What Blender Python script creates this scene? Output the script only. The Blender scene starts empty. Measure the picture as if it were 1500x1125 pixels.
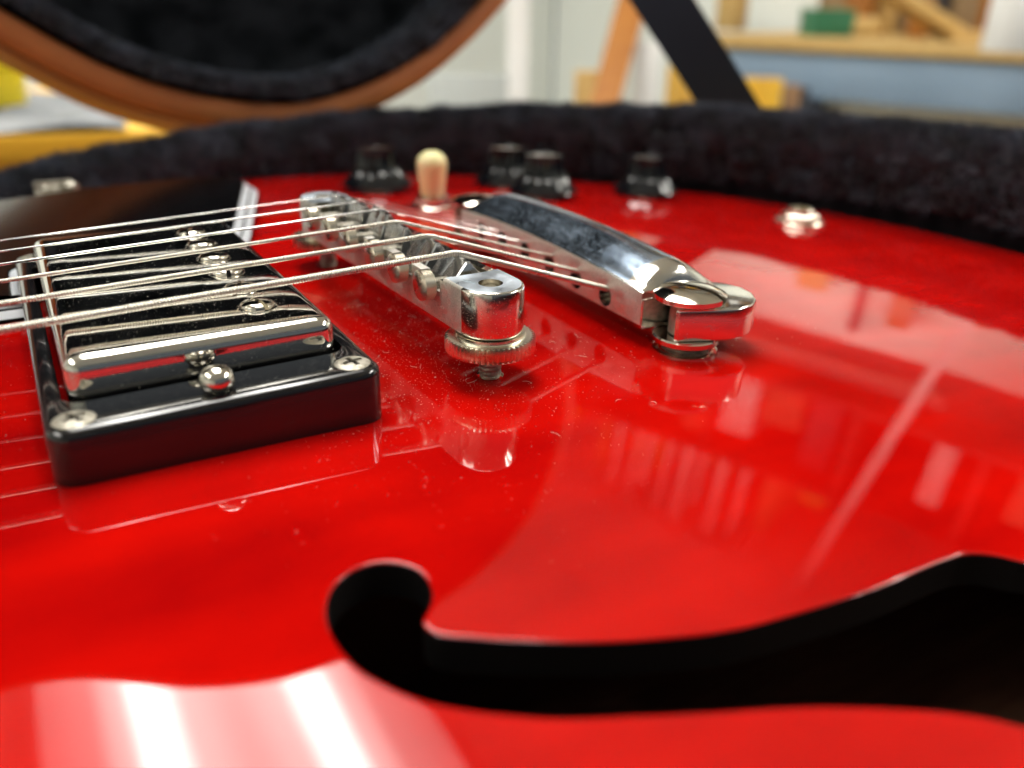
import bpy, bmesh, math, random
import numpy as np
from mathutils import Vector, Matrix
from mathutils.geometry import delaunay_2d_cdt

random.seed(7); rng = np.random.default_rng(7)
S = 0.001                      # everything below is written in millimetres
scn = bpy.context.scene
col = scn.collection

# ------------------------------------------------------------------ camera
CAM = np.array([-62.88, -150.90, 57.55]); YAW, PITCH, ROLL, FPX = 30.54, -24.37, 1.05, 1242.4
def _axes():
    y, p, r = map(math.radians, (YAW, PITCH, ROLL))
    f = np.array([math.sin(y)*math.cos(p), math.cos(y)*math.cos(p), math.sin(p)])
    rt = np.array([math.cos(y), -math.sin(y), 0.0]); up = np.cross(rt, f)
    return rt*math.cos(r)+up*math.sin(r), -rt*math.sin(r)+up*math.cos(r), f
RT, UP, FW = _axes()
cd = bpy.data.cameras.new('camera'); cam = bpy.data.objects.new('camera', cd); col.objects.link(cam)
cam.matrix_world = Matrix(((RT[0], UP[0], -FW[0], CAM[0]*S), (RT[1], UP[1], -FW[1], CAM[1]*S), (RT[2], UP[2], -FW[2], CAM[2]*S), (0, 0, 0, 1)))
cd.sensor_fit = 'HORIZONTAL'; cd.sensor_width = 36; cd.lens = FPX/1500*36
cd.clip_start = 0.003; cd.clip_end = 60
cd.dof.use_dof = True; cd.dof.focus_distance = 0.138; cd.dof.aperture_fstop = 11.0
scn.camera = cam

# ------------------------------------------------------------------ world, lights, exposure
w = bpy.data.worlds.new('World'); scn.world = w; w.use_nodes = True
bg = w.node_tree.nodes['Background']; bg.inputs[0].default_value = (0.80, 0.90, 1.0, 1); bg.inputs[1].default_value = 0.10
scn.view_settings.view_transform = 'Standard'; scn.view_settings.look = 'None'
scn.view_settings.exposure = 0.30; scn.view_settings.gamma = 1.0
scn.cycles.use_denoising = True
scn.cycles.max_bounces = 8; scn.cycles.glossy_bounces = 6; scn.cycles.caustics_reflective = False; scn.cycles.caustics_refractive = False
scn.cycles.sample_clamp_indirect = 6.0
CEIL = 1500.0
def strip_light(name, x, y, z, lx, ly, power, color=(1.0, 0.975, 0.90)):
    l = bpy.data.lights.new(name, 'AREA'); l.shape = 'RECTANGLE'; l.size = lx*S; l.size_y = ly*S
    l.energy = power; l.color = color
    o = bpy.data.objects.new(name, l); col.objects.link(o); o.location = (x*S, y*S, z*S)
    return o
for i, (x, y) in enumerate([(-1150, 300), (-1500, 300)]):
    strip_light('tube_light', x, y, CEIL-62, 70, 1300, 4.5)
for i, (x, y) in enumerate([(1665, -620), (2015, -620)]):
    strip_light('tube_light', x, y, CEIL-62, 70, 1300, 15.0)

# ------------------------------------------------------------------ pixel helpers (photo pixels of the 1500 px picture)
def ray(u, v): return FW+(u-750)/FPX*RT+(562.5-v)/FPX*UP
def at_z(u, v, z): r = ray(u, v); return CAM+r*((z-CAM[2])/r[2])
def at_d(u, v, d): return CAM+ray(u, v)*d            # d = depth along the view axis
def arch(x, y):
    x = np.asarray(x, float); y = np.asarray(y, float)
    r2 = ((x-20)/np.where(x > 20, 195., 260.))**2+(y/205.)**2
    return .4-.025*x-10*r2**1.2
def on_body(u, v):
    z = 0.
    for _ in range(40):
        p = at_z(u, v, z); z = max(-25., float(arch(p[0], p[1])))
    return p

# ------------------------------------------------------------------ materials
def nodes(name):
    m = bpy.data.materials.new(name); m.use_nodes = True
    nt = m.node_tree; return m, nt, nt.nodes['Principled BSDF']
def mat(name, color, rough=.5, metal=0., coat=0., coat_rough=.03, spec=.5, sheen=0., noise=None, bump=None, emit=None, mottled=None):
    m, nt, b = nodes(name)
    b.inputs['Base Color'].default_value = (*color, 1); b.inputs['Roughness'].default_value = rough
    b.inputs['Metallic'].default_value = metal; b.inputs['Coat Weight'].default_value = coat
    b.inputs['Coat Roughness'].default_value = coat_rough; b.inputs['Specular IOR Level'].default_value = spec
    b.inputs['Sheen Weight'].default_value = sheen
    if emit: b.inputs['Emission Color'].default_value = (*emit[0], 1); b.inputs['Emission Strength'].default_value = emit[1]
    tc = nt.nodes.new('ShaderNodeTexCoord')
    if noise:                                     # (scale, second colour, stretch xyz)
        sc, c2, st = noise
        mp = nt.nodes.new('ShaderNodeMapping'); mp.inputs['Scale'].default_value = st
        n = nt.nodes.new('ShaderNodeTexNoise'); n.inputs['Scale'].default_value = sc; n.inputs['Detail'].default_value = 5
        mx = nt.nodes.new('ShaderNodeMix'); mx.data_type = 'RGBA'
        cr = nt.nodes.new('ShaderNodeMapRange'); cr.inputs[1].default_value = .35; cr.inputs[2].default_value = .65
        nt.links.new(tc.outputs['Object'], mp.inputs[0]); nt.links.new(mp.outputs[0], n.inputs['Vector'])
        nt.links.new(n.outputs['Fac'], cr.inputs[0]); nt.links.new(cr.outputs[0], mx.inputs[0])
        mx.inputs[6].default_value = (*color, 1); mx.inputs[7].default_value = (*c2, 1)
        nt.links.new(mx.outputs[2], b.inputs['Base Color'])
    if bump:                                      # (scale, strength, distance)
        n = nt.nodes.new('ShaderNodeTexNoise'); n.inputs['Scale'].default_value = bump[0]; n.inputs['Detail'].default_value = 4
        bp = nt.nodes.new('ShaderNodeBump'); bp.inputs['Strength'].default_value = bump[1]; bp.inputs['Distance'].default_value = bump[2]
        nt.links.new(tc.outputs['Object'], n.inputs['Vector']); nt.links.new(n.outputs['Fac'], bp.inputs['Height'])
        nt.links.new(bp.outputs[0], b.inputs['Normal'])
    return m
def metal_mat(name, color, rough, grime=None, speck=None, grime_col=(.30, .26, .17)):
    """nickel plate with tarnish; grime = (scale, low, high) patches of dull dirt, speck = (scale, threshold) dust grains"""
    m, nt, b = nodes(name)
    b.inputs['Base Color'].default_value = (*color, 1); b.inputs['Metallic'].default_value = 1; b.inputs['Roughness'].default_value = rough
    tc = nt.nodes.new('ShaderNodeTexCoord')
    n = nt.nodes.new('ShaderNodeTexNoise'); n.inputs['Scale'].default_value = 160; n.inputs['Detail'].default_value = 6
    nt.links.new(tc.outputs['Object'], n.inputs['Vector'])
    mr = nt.nodes.new('ShaderNodeMapRange'); mr.inputs[1].default_value = .3; mr.inputs[2].default_value = .75
    mr.inputs[3].default_value = rough*.7; mr.inputs[4].default_value = rough*1.8
    nt.links.new(n.outputs['Fac'], mr.inputs[0]); nt.links.new(mr.outputs[0], b.inputs['Roughness'])
    fac = None
    if grime:
        g = nt.nodes.new('ShaderNodeTexNoise'); g.inputs['Scale'].default_value = grime[0]; g.inputs['Detail'].default_value = 8; g.inputs['Roughness'].default_value = .7
        nt.links.new(tc.outputs['Object'], g.inputs['Vector'])
        r = nt.nodes.new('ShaderNodeMapRange'); r.inputs[1].default_value = grime[1]; r.inputs[2].default_value = grime[2]
        nt.links.new(g.outputs['Fac'], r.inputs[0]); fac = r.outputs[0]
    if speck:
        v = nt.nodes.new('ShaderNodeTexNoise'); v.inputs['Scale'].default_value = speck[0]; v.inputs['Detail'].default_value = 1
        nt.links.new(tc.outputs['Object'], v.inputs['Vector'])
        r = nt.nodes.new('ShaderNodeMapRange'); r.inputs[1].default_value = speck[1]; r.inputs[2].default_value = speck[1]+.06
        nt.links.new(v.outputs['Fac'], r.inputs[0])
        if fac is None: fac = r.outputs[0]
        else:
            mxx = nt.nodes.new('ShaderNodeMath'); mxx.operation = 'MAXIMUM'
            nt.links.new(fac, mxx.inputs[0]); nt.links.new(r.outputs[0], mxx.inputs[1]); fac = mxx.outputs[0]
    if fac is not None:
        d = nt.nodes.new('ShaderNodeBsdfPrincipled'); d.inputs['Base Color'].default_value = (*grime_col, 1); d.inputs['Roughness'].default_value = .75
        ms = nt.nodes.new('ShaderNodeMixShader'); out = nt.nodes['Material Output']
        nt.links.new(fac, ms.inputs[0]); nt.links.new(b.outputs[0], ms.inputs[1]); nt.links.new(d.outputs[0], ms.inputs[2])
        nt.links.new(ms.outputs[0], out.inputs[0])
    return m

def red_finish():
    m, nt, b = nodes('cherry_red_lacquer')
    tc = nt.nodes.new('ShaderNodeTexCoord')
    mp = nt.nodes.new('ShaderNodeMapping'); mp.inputs['Scale'].default_value = (14, 70, 14)
    n = nt.nodes.new('ShaderNodeTexNoise'); n.inputs['Scale'].default_value = 1.0; n.inputs['Detail'].default_value = 6
    nt.links.new(tc.outputs['Object'], mp.inputs[0]); nt.links.new(mp.outputs[0], n.inputs['Vector'])
    mx = nt.nodes.new('ShaderNodeMix'); mx.data_type = 'RGBA'
    mr = nt.nodes.new('ShaderNodeMapRange'); mr.inputs[1].default_value = .33; mr.inputs[2].default_value = .64
    big = nt.nodes.new('ShaderNodeTexNoise'); big.inputs['Scale'].default_value = 38; big.inputs['Detail'].default_value = 4
    nt.links.new(tc.outputs['Object'], big.inputs['Vector'])
    av = nt.nodes.new('ShaderNodeMath'); av.operation = 'MULTIPLY_ADD'; av.inputs[1].default_value = .5
    hf = nt.nodes.new('ShaderNodeMath'); hf.operation = 'MULTIPLY'; hf.inputs[1].default_value = .5
    nt.links.new(big.outputs['Fac'], hf.inputs[0]); nt.links.new(n.outputs['Fac'], av.inputs[0]); nt.links.new(hf.outputs[0], av.inputs[2])
    nt.links.new(av.outputs[0], mr.inputs[0]); nt.links.new(mr.outputs[0], mx.inputs[0])
    mx.inputs[6].default_value = (.27, .0010, .0013, 1); mx.inputs[7].default_value = (.50, .0031, .0012, 1)
    nt.links.new(mx.outputs[2], b.inputs['Base Color'])
    b.inputs['Roughness'].default_value = .45; b.inputs['Specular IOR Level'].default_value = 0.
    b.inputs['Coat Weight'].default_value = 1; b.inputs['Coat IOR'].default_value = 1.47
    # fine swirl scratches only touch the clear coat gloss
    v = nt.nodes.new('ShaderNodeTexNoise'); v.inputs['Scale'].default_value = 55; v.inputs['Detail'].default_value = 3
    nt.links.new(tc.outputs['Object'], v.inputs['Vector'])
    r2 = nt.nodes.new('ShaderNodeMapRange'); r2.inputs[1].default_value = .4; r2.inputs[2].default_value = .8; r2.inputs[3].default_value = .004; r2.inputs[4].default_value = .03
    nt.links.new(v.outputs['Fac'], r2.inputs[0]); nt.links.new(r2.outputs[0], b.inputs['Coat Roughness'])
    nb = nt.nodes.new('ShaderNodeTexNoise'); nb.inputs['Scale'].default_value = 45; nb.inputs['Detail'].default_value = 2
    nt.links.new(tc.outputs['Object'], nb.inputs['Vector'])
    bp = nt.nodes.new('ShaderNodeBump'); bp.inputs['Strength'].default_value = .10; bp.inputs['Distance'].default_value = .00025
    nt.links.new(nb.outputs['Fac'], bp.inputs['Height']); nt.links.new(bp.outputs[0], b.inputs['Coat Normal'])
    return m

M = {}
M['red'] = red_finish()
M['inside'] = mat('cavity_wood', (.16, .075, .045), .9, spec=.1, noise=(30, (.11, .05, .03), (1, 6, 1)))
M['fedge'] = mat('painted_f_hole_edge', (.005, .004, .004), .6, spec=.2)
M['black'] = mat('black_gloss_plastic', (.006, .006, .007), .12, coat=.6, coat_rough=.05)
M['guard'] = mat('black_pickguard', (.0025, .0025, .003), .12, spec=.14)
M['white'] = mat('white_ply', (.62, .66, .70), .3)
M['nickel'] = metal_mat('nickel', (.80, .76, .68), .07)
M['cover'] = metal_mat('nickel_pickup_cover', (.78, .76, .70), .045, speck=(2600, .74), grime_col=(.5, .48, .42))
M['bridge'] = metal_mat('dusty_nickel_bridge', (.78, .75, .68), .11, grime=(520, .62, .85), speck=(4200, .67), grime_col=(.50, .46, .36))
M['crud'] = mat('channel_grime', (.34, .31, .21), .85, noise=(1500, (.16, .14, .08), (1, 1, 1)), bump=(2200, 1., .0006))
M['tailsatin'] = metal_mat('tailpiece_satin_face', (.78, .75, .70), .36, grime=(900, .46, .80), speck=(3800, .57), grime_col=(.52, .49, .42))
M['bluetint'] = metal_mat('satin_plate_blue_reflection', (.66, .73, .80), .34, grime=(700, .60, .9), speck=(3000, .68), grime_col=(.55, .60, .64))  # satin plate; blue tint paints in the mirrored ceiling light
M['dome'] = metal_mat('tailpiece_top_blue_reflection', (.52, .64, .80), .14, grime=(1700, .57, .74), speck=(3600, .66), grime_col=(.36, .46, .58))  # blue base colour paints in a reflection; the specks are corrosion
M['wheel'] = metal_mat('wheel_nickel', (.80, .75, .62), .22)
M['saddle'] = metal_mat('saddle_steel', (.50, .51, .52), .22, grime=(700, .58, .8))
M['tail'] = metal_mat('tailpiece_nickel', (.80, .78, .73), .10, grime=(420, .60, .85), speck=(2600, .73), grime_col=(.40, .44, .48))
M['string'] = metal_mat('string_nickel', (.70, .66, .58), .24)
M['steel'] = metal_mat('string_plain_steel', (.80, .79, .77), .10)
M['screw'] = metal_mat('tarnished_screw', (.48, .45, .38), .42, grime=(900, .42, .66), grime_col=(.22, .20, .15))
M['recess'] = mat('dark_recess', (.01, .009, .008), .7)
M['cream'] = mat('cream_plastic', (.92, .86, .42), .35, noise=(90, (.94, .88, .50), (1, 1, 1)))
M['knob'] = mat('black_knob_plastic', (.004, .005, .007), .04, spec=.6)
M['knobtop'] = metal_mat('knob_insert', (.75, .75, .75), .15)
M['plush'] = mat('black_plush', (.010, .011, .013), 1, spec=.0, bump=(600, .5, .001), noise=(60, (.003, .0035, .004), (1, 2.5, 1)))
M['pile'] = mat('lit_plush_pile', (.085, .100, .138), .9, spec=.1, sheen=.3, noise=(110, (.018, .022, .034), (1, 1, 1)))  # paler than the plush: light on lid wall and rim put into colour
M['tan'] = mat('tan_leatherette', (.52, .175, .045), .5, noise=(60, (.44, .14, .034), (1, 1, 1)), bump=(900, .3, .0005))
M['brown'] = mat('brown_leatherette', (.28, .095, .03), .5, bump=(900, .3, .0005))
M['web'] = mat('black_webbing', (.020, .027, .042), .75, spec=.2, bump=(1500, .5, .0005))
M['wall'] = mat('white_wall', (.82, .85, .80), .8, noise=(3, (.79, .82, .77), (1, 1, 1)))
M['ceiling'] = mat('white_ceiling', (.80, .80, .78), .9)
M['floor'] = mat('grey_floor', (.28, .27, .25), .6, noise=(4, (.22, .21, .2), (1, 1, 1)))
M['pine'] = mat('pale_pine', (.58, .39, .145), .55, noise=(9, (.50, .31, .10), (1, 9, 9)))
M['ochre'] = mat('ochre_plywood', (.76, .44, .03), .5, noise=(7, (.66, .35, .02), (1, 8, 8)))
M['steelblue'] = mat('blue_grey_paint', (.24, .33, .44), .45, noise=(6, (.21, .30, .41), (1, 1, 1)))
M['amber'] = mat('amber_wood', (.33, .125, .018), .4, noise=(8, (.26, .09, .012), (6, 6, 1)))
M['green'] = mat('green_card', (.035, .20, .10), .6, noise=(20, (.04, .18, .10), (1, 1, 1)))
M['dark'] = mat('dark_stuff', (.02, .022, .03), .5)
M['bottle'] = mat('white_bottle', (.78, .78, .76), .35)
M['yellow'] = mat('yellow_plastic', (.80, .66, .02), .35)
M['greycloth'] = mat('grey_cloth', (.25, .26, .27), .9, noise=(14, (.12, .13, .14), (1, 1, 1)))
M['carton'] = mat('brown_carton', (.30, .17, .08), .7, noise=(6, (.24, .13, .06), (1, 1, 1)))
M['housing'] = mat('white_enamel', (.85, .85, .83), .4)
M['diffuser'] = mat('lit_diffuser', (.8, .8, .8), .5, emit=((1, .96, .90), 3.0))
def lit_panel():
    m, nt, b = nodes('lit_prismatic_panel')          # two tubes glow through a milky diffuser
    tc = nt.nodes.new('ShaderNodeTexCoord'); sp = nt.nodes.new('ShaderNodeSeparateXYZ'); mr = nt.nodes.new('ShaderNodeMapRange')
    mr.inputs[1].default_value = -.38; mr.inputs[2].default_value = .38
    cr = nt.nodes.new('ShaderNodeValToRGB'); cr.color_ramp.interpolation = 'EASE'; el = cr.color_ramp.elements
    tb = (.0, .07), (.12, .12), (.20, .34), (.26, 1.), (.31, .95), (.38, .40), (.5, .30), (.62, .40), (.69, .95), (.74, 1.), (.80, .34), (.88, .12), (1., .07)
    while len(el) < len(tb): el.new(.5)
    for e_, (p_, v_) in zip(el, tb): e_.position = p_; e_.color = (v_, v_*.975, v_*.92, 1)
    b.inputs['Base Color'].default_value = (.8, .8, .8, 1); b.inputs['Emission Strength'].default_value = 26.
    nt.links.new(tc.outputs['Object'], sp.inputs[0]); nt.links.new(sp.outputs[0], mr.inputs[0]); nt.links.new(mr.outputs[0], cr.inputs[0]); nt.links.new(cr.outputs[0], b.inputs['Emission Color'])
    return m
M['panel'] = lit_panel()
M['dust'] = mat('dust', (.62, .56, .48), .9)
M['pole'] = mat('white_pipe', (.85, .84, .82), .4)

# ------------------------------------------------------------------ object helpers
def world_origin(o):
    v = Vector((0, 0, 0))
    while o is not None: v = v+o.location; o = o.parent
    return np.array(v)/S
def link(name, me, parent=None, origin=(0, 0, 0)):
    o = bpy.data.objects.new(name, me); col.objects.link(o)
    base = world_origin(parent) if parent is not None else np.zeros(3)
    o.parent = parent; o.location = Vector((np.array(origin, float)-base)*S)
    return o
def mesh_from(verts, faces, m, smooth=True, mats=None, fmat=None):
    me = bpy.data.meshes.new('mesh'); me.from_pydata([tuple(np.array(v)*S) for v in verts], [], [tuple(int(i) for i in f) for f in faces])
    for mm in (mats or [m]): me.materials.append(mm)
    if smooth is True: me.shade_smooth()
    elif smooth: me.shade_smooth(); me.set_sharp_from_angle(angle=math.radians(smooth))
    if fmat is not None: me.polygons.foreach_set('material_index', fmat)
    me.update(); return me
def part(name, vf, m, parent=None, origin=(0, 0, 0), smooth=35, mats=None, fmat=None):
    """vf in world millimetres; the object's origin is put at `origin`"""
    v = np.array(vf[0], float)-np.array(origin, float)
    return link(name, mesh_from(v, vf[1], m, smooth, mats, fmat), parent, origin)
def tag(o, label, cat, group=None, kind=None):
    if label: o['label'] = label
    if cat: o['category'] = cat
    if group: o['group'] = group
    if kind: o['kind'] = kind
    return o
def empty(name, origin, label, cat, group=None):
    o = link(name, None, None, origin); o.empty_display_size = .02; return tag(o, label, cat, group)
def join(*vfs):
    V, F, n = [], [], 0
    for v, f in vfs:
        V += [tuple(p) for p in v]; F += [tuple(i+n for i in q) for q in f]; n += len(v)
    return V, F
def move(vf, d=(0, 0, 0), rz=0., rx=0., ry=0., sc=1.):
    Rm = np.array(Matrix.Rotation(rz, 3, 'Z') @ Matrix.Rotation(ry, 3, 'Y') @ Matrix.Rotation(rx, 3, 'X'))
    return (np.array(vf[0], float)*sc) @ Rm.T+np.array(d, float), vf[1]
def loft(loops, closed=True, cap0=False, cap1=False):
    n = len(loops[0]); V = [p for l in loops for p in l]; F = []
    for k in range(len(loops)-1):
        for i in range(n if closed else n-1):
            j = (i+1) % n; F.append((k*n+i, k*n+j, (k+1)*n+j, (k+1)*n+i))
    if cap0: F.append(tuple(range(n-1, -1, -1)))
    if cap1: F.append(tuple((len(loops)-1)*n+i for i in range(n)))
    return V, F
def lathe(prof, n=40, axis='z'):
    """prof: [(r, z)] from bottom to top, r=0 ends are capped"""
    a = np.arange(n)*2*math.pi/n
    lp = [[(r*math.cos(t), r*math.sin(t), z) for t in a] for r, z in prof if r > 1e-6]
    V, F = loft(lp, True, prof[0][0] <= 1e-6 or True, prof[-1][0] <= 1e-6 or True)
    V = np.array(V)
    if axis == 'x': V = V[:, [2, 0, 1]]
    if axis == 'y': V = V[:, [1, 2, 0]]
    return V, F
def rrect(cx, cy, wx, wy, r, n=6):
    P = []
    for sx, sy, a0 in ((1, 1, 0), (-1, 1, 90), (-1, -1, 180), (1, -1, 270)):
        for k in range(n+1):
            a = math.radians(a0+90*k/n)
            P.append((cx+sx*(wx/2-r)+r*math.cos(a), cy+sy*(wy/2-r)+r*math.sin(a)))
    return P
def bm_vf(bm):
    bm.verts.index_update(); out = ([tuple(v.co) for v in bm.verts], [tuple(v.index for v in f.verts) for f in bm.faces]); bm.free(); return out
def prism(poly, z0, z1, bev=0., seg=2, both=True):
    bm = bmesh.new()
    vs = [bm.verts.new((p[0], p[1], z0)) for p in poly]; f = bm.faces.new(vs)
    if f.normal.z > 0 or sum(poly[i][0]*poly[(i+1) % len(poly)][1]-poly[(i+1) % len(poly)][0]*poly[i][1] for i in range(len(poly))) > 0: f.normal_flip()
    e = bmesh.ops.extrude_face_region(bm, geom=[f]); tv = [g for g in e['geom'] if isinstance(g, bmesh.types.BMVert)]
    bmesh.ops.translate(bm, verts=tv, vec=(0, 0, z1-z0))
    bmesh.ops.recalc_face_normals(bm, faces=bm.faces)
    if bev > 0:
        ed = [x for x in bm.edges if abs(x.verts[0].co.z-x.verts[1].co.z) < 1e-6 and (both or x.verts[0].co.z > (z0+z1)/2)]
        bmesh.ops.bevel(bm, geom=ed, offset=bev, segments=seg, affect='EDGES', profile=.5, clamp_overlap=True)
    return bm_vf(bm)
def box(c, s, bev=0., seg=2, rz=0., rx=0., ry=0.):
    bm = bmesh.new(); bmesh.ops.create_cube(bm, size=1)
    for v in bm.verts: v.co = Vector((v.co.x*s[0], v.co.y*s[1], v.co.z*s[2]))
    if bev > 0: bmesh.ops.bevel(bm, geom=bm.edges[:], offset=bev, segments=seg, affect='EDGES', profile=.5)
    return move(bm_vf(bm), c, rz, rx, ry)
def boolean(a, cutters):
    """a minus cutters, all vf tuples in mm"""
    mc = join(*cutters)
    oa = link('tmp_a', mesh_from(a[0], a[1], M['black'], False)); ob = link('tmp_b', mesh_from(mc[0], mc[1], M['black'], False))
    md = oa.modifiers.new('b', 'BOOLEAN'); md.operation = 'DIFFERENCE'; md.object = ob; md.solver = 'EXACT'; md.use_self = True
    bpy.context.view_layer.update()
    dg = bpy.context.evaluated_depsgraph_get(); me = bpy.data.meshes.new_from_object(oa.evaluated_get(dg))
    out = ([tuple(np.array(v.co)/S) for v in me.vertices], [tuple(p.vertices) for p in me.polygons])
    for o in (oa, ob): md_ = o.data; bpy.data.objects.remove(o); bpy.data.meshes.remove(md_)
    bpy.data.meshes.remove(me); return out
def half_head(r, z0, z1, dome, sw, sd):
    """slotted screw head: base disc + two domed halves, slot along x"""
    parts = [lathe([(r*.97, z0), (r, z0+.1), (r, max(z1-sd, z0+.12)), (.01, max(z1-sd, z0+.12)+.002)], 36)]
    for s in (1, -1):
        loops = []
        for rk, z in ((r*.995, z0+.05), (r*.995, z1-.15), (r*.95, z1), (r*.8, z1+dome*.45), (r*.6, z1+dome*.75), (r*.35, z1+dome*.95), (max(sw*.55, r*.14), z1+dome)):
            a0 = math.asin(min(.98, sw/2/rk)); A = np.linspace(a0, math.pi-a0, 17)
            loops.append([(rk*math.cos(t), s*rk*math.sin(t), z) for t in A])
        V, F = loft(loops, True, True, True)
        if s < 0: F = [f[::-1] for f in F]
        parts.append((V, F))
    return join(*parts)
def tube(path, r, n=10, cap=True):
    P = np.array(path, float); T = np.gradient(P, axis=0); T /= np.linalg.norm(T, axis=1)[:, None]
    r = np.broadcast_to(np.asarray(r, float), (len(P),)) if np.ndim(r) < 2 else r
    up = np.array([0, 0, 1.]); X = np.cross(T, up)
    bad = np.linalg.norm(X, axis=1) < 1e-3; X[bad] = (1, 0, 0); X /= np.linalg.norm(X, axis=1)[:, None]; Y = np.cross(X, T)
    a = np.arange(n)*2*math.pi/n
    rr = r[:, None] if r.ndim == 1 else r
    V = P[:, None, :]+rr[..., None]*(np.cos(a)[None, :, None]*X[:, None, :]+np.sin(a)[None, :, None]*Y[:, None, :])
    N = len(P); i = np.arange(N-1)[:, None]*n; j = np.arange(n)[None, :]; j2 = (j+1) % n
    F = np.stack([i+j, i+j2, i+n+j2, i+n+j], -1).reshape(-1, 4)
    F = [tuple(f) for f in F]
    if cap: F += [tuple(range(n-1, -1, -1)), tuple((N-1)*n+k for k in range(n))]
    return V.reshape(-1, 3), F
def copy_tree(o, loc, rz=None, parent=None):
    c = o.copy(); col.objects.link(c); c.parent = parent if parent is not None else o.parent; c.location = loc
    if rz is not None: c.rotation_euler[2] = rz
    for ch in o.children:
        k = ch.copy(); col.objects.link(k); k.parent = c
    return c

# ------------------------------------------------------------------ outline of the body and of the case
def catmull(P, n=8):
    P = np.array(P, float); N = len(P); o = []
    for i in range(N):
        a, b, c, e = P[i-1], P[i], P[(i+1) % N], P[(i+2) % N]
        for k in range(n):
            t = k/n; o.append(.5*((2*b)+(-a+c)*t+(2*a-5*b+4*c-e)*t*t+(-a+3*b-3*c+e)*t**3))
    return np.array(o)
HALF = [(215, 0), (209, 55), (190, 103), (152, 148), (105, 182), (60, 196), (22, 193), (-20, 176), (-60, 146), (-88, 128), (-115, 122), (-145, 128), (-185, 150), (-225, 164), (-260, 157), (-283, 128), (-290, 80)]
OUT = catmull(HALF+[(x, -y) for x, y in HALF[:0:-1]], 8)
def offset(O, d):
    T = np.roll(O, -1, 0)-np.roll(O, 1, 0); T = T/np.linalg.norm(T, axis=1)[:, None]
    return O+d*np.stack([T[:, 1], -T[:, 0]], 1)

# ================================================================== STRUCTURE: room seen behind and mirrored in the finish
UX = np.array([.937, .35, 0]); WX = np.array([-.35, .937, 0]); RZ = math.atan2(.35, .937)
UX /= np.linalg.norm(UX); WX /= np.linalg.norm(WX)
def room(u, w_, z): return UX*u+WX*w_+np.array([0, 0, z])
def rbox(u0, u1, w0, w1, z0, z1, bev=0., seg=2):
    return box(room((u0+u1)/2, (w0+w1)/2, (z0+z1)/2), (u1-u0, w1-w0, z1-z0), bev, seg, RZ)
def struct(name, vf, m): return tag(part(name, vf, m, None, smooth=35), None, None, kind='structure')
FLOOR = -1060.
struct('floor', rbox(-2600, 2700, -2400, 2000, FLOOR-60, FLOOR), M['floor'])
struct('ceiling', rbox(-2600, 2700, -2400, 2000, CEIL, CEIL+60), M['ceiling'])
struct('wall_back', rbox(-2600, 2640, 1940, 2000, FLOOR+2, CEIL-2), M['wall'])
struct('wall_left', rbox(-2660, -2600, -2400, 1938, FLOOR+2, CEIL-2), M['wall'])
struct('wall_right', rbox(2650, 2710, -2400, 1938, FLOOR+2, CEIL-2), M['wall'])

def ceiling_light(x, y, lx, ly, label, dm='diffuser'):
    o = empty('ceiling_light', (x, y, CEIL), label, 'ceiling light', 'fluorescent fixtures on the ceiling')
    part('housing', box((x, y, CEIL-15), (lx+40, ly+40, 28), 4), M['housing'], o, (x, y, CEIL))
    part('diffuser', box((x, y, CEIL-40), (lx, ly, 20), 4), M[dm], o, (x, y, CEIL-30))
    return o
ceiling_light(145, 900, 760, 1560, 'white fluorescent ceiling light above the open case lid, mirrored in the red top', 'panel')
ceiling_light(-1325, 300, 520, 1360, 'white fluorescent ceiling light over the neck end of the guitar case')
ceiling_light(1840, -620, 520, 1360, 'white fluorescent ceiling light between the case and the workbench')

# ================================================================== GUITAR
GB = (0, 0, -48)
guitar = empty('guitar', GB, 'glossy cherry red semi-hollow electric guitar lying in the plush lined case', 'guitar')

# ---- f-hole outline, traced on the arched top; the far half is the near half turned about its centre
FPIX = [(1500, 1064), (1429, 1048), (1323, 1038), (1182, 1035), (1041, 1043), (935, 1048), (829, 1052), (758, 1048), (687, 1040), (617, 1025), (546, 993),
        (511, 965), (486, 930), (477, 894), (486, 862), (511, 838), (546, 825), (581, 824), (612, 834), (630, 855), (633, 878), (625, 898), (620, 909),
        (628, 921), (650, 930), (700, 934), (758, 937), (864, 939), (970, 934), (1076, 921), (1182, 893), (1288, 859), (1359, 829), (1392, 816.5), (1412, 811), (1432, 810), (1462, 813.5), (1500, 822)]
FH = np.array([on_body(*p)[:2] for p in FPIX])
fc = FH[-4]+np.array([5.5, -18.8])
def dense(P, n=5):                             # open Catmull-Rom through P
    Q = np.vstack([2*P[0]-P[1], P, 2*P[-1]-P[-2]]); o = []
    for i in range(1, len(Q)-2):
        a, b, c, e = Q[i-1], Q[i], Q[i+1], Q[i+2]
        for k in range(n):
            t = k/n; o.append(.5*((2*b)+(-a+c)*t+(2*a-5*b+4*c-e)*t*t+(-a+3*b-3*c+e)*t**3))
    return np.array(o+[Q[-2]])
FHD = dense(FH)
HOLE = np.vstack([FHD, 2*fc-FHD])
def poly_area(P): return .5*np.sum(P[:, 0]*np.roll(P[:, 1], -1)-np.roll(P[:, 0], -1)*P[:, 1])
if poly_area(HOLE) < 0: HOLE = HOLE[::-1]
def seg_dist(P, Q):
    """distance of points P to closed polyline Q"""
    A = Q; B = np.roll(Q, -1, 0); D = B-A; L2 = (D**2).sum(1)
    out = np.full(len(P), 1e9)
    for k in range(len(A)):
        t = np.clip(((P-A[k]) @ D[k])/max(L2[k], 1e-12), 0, 1)
        out = np.minimum(out, np.linalg.norm(P-(A[k]+t[:, None]*D[k]), axis=1))
    return out
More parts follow.
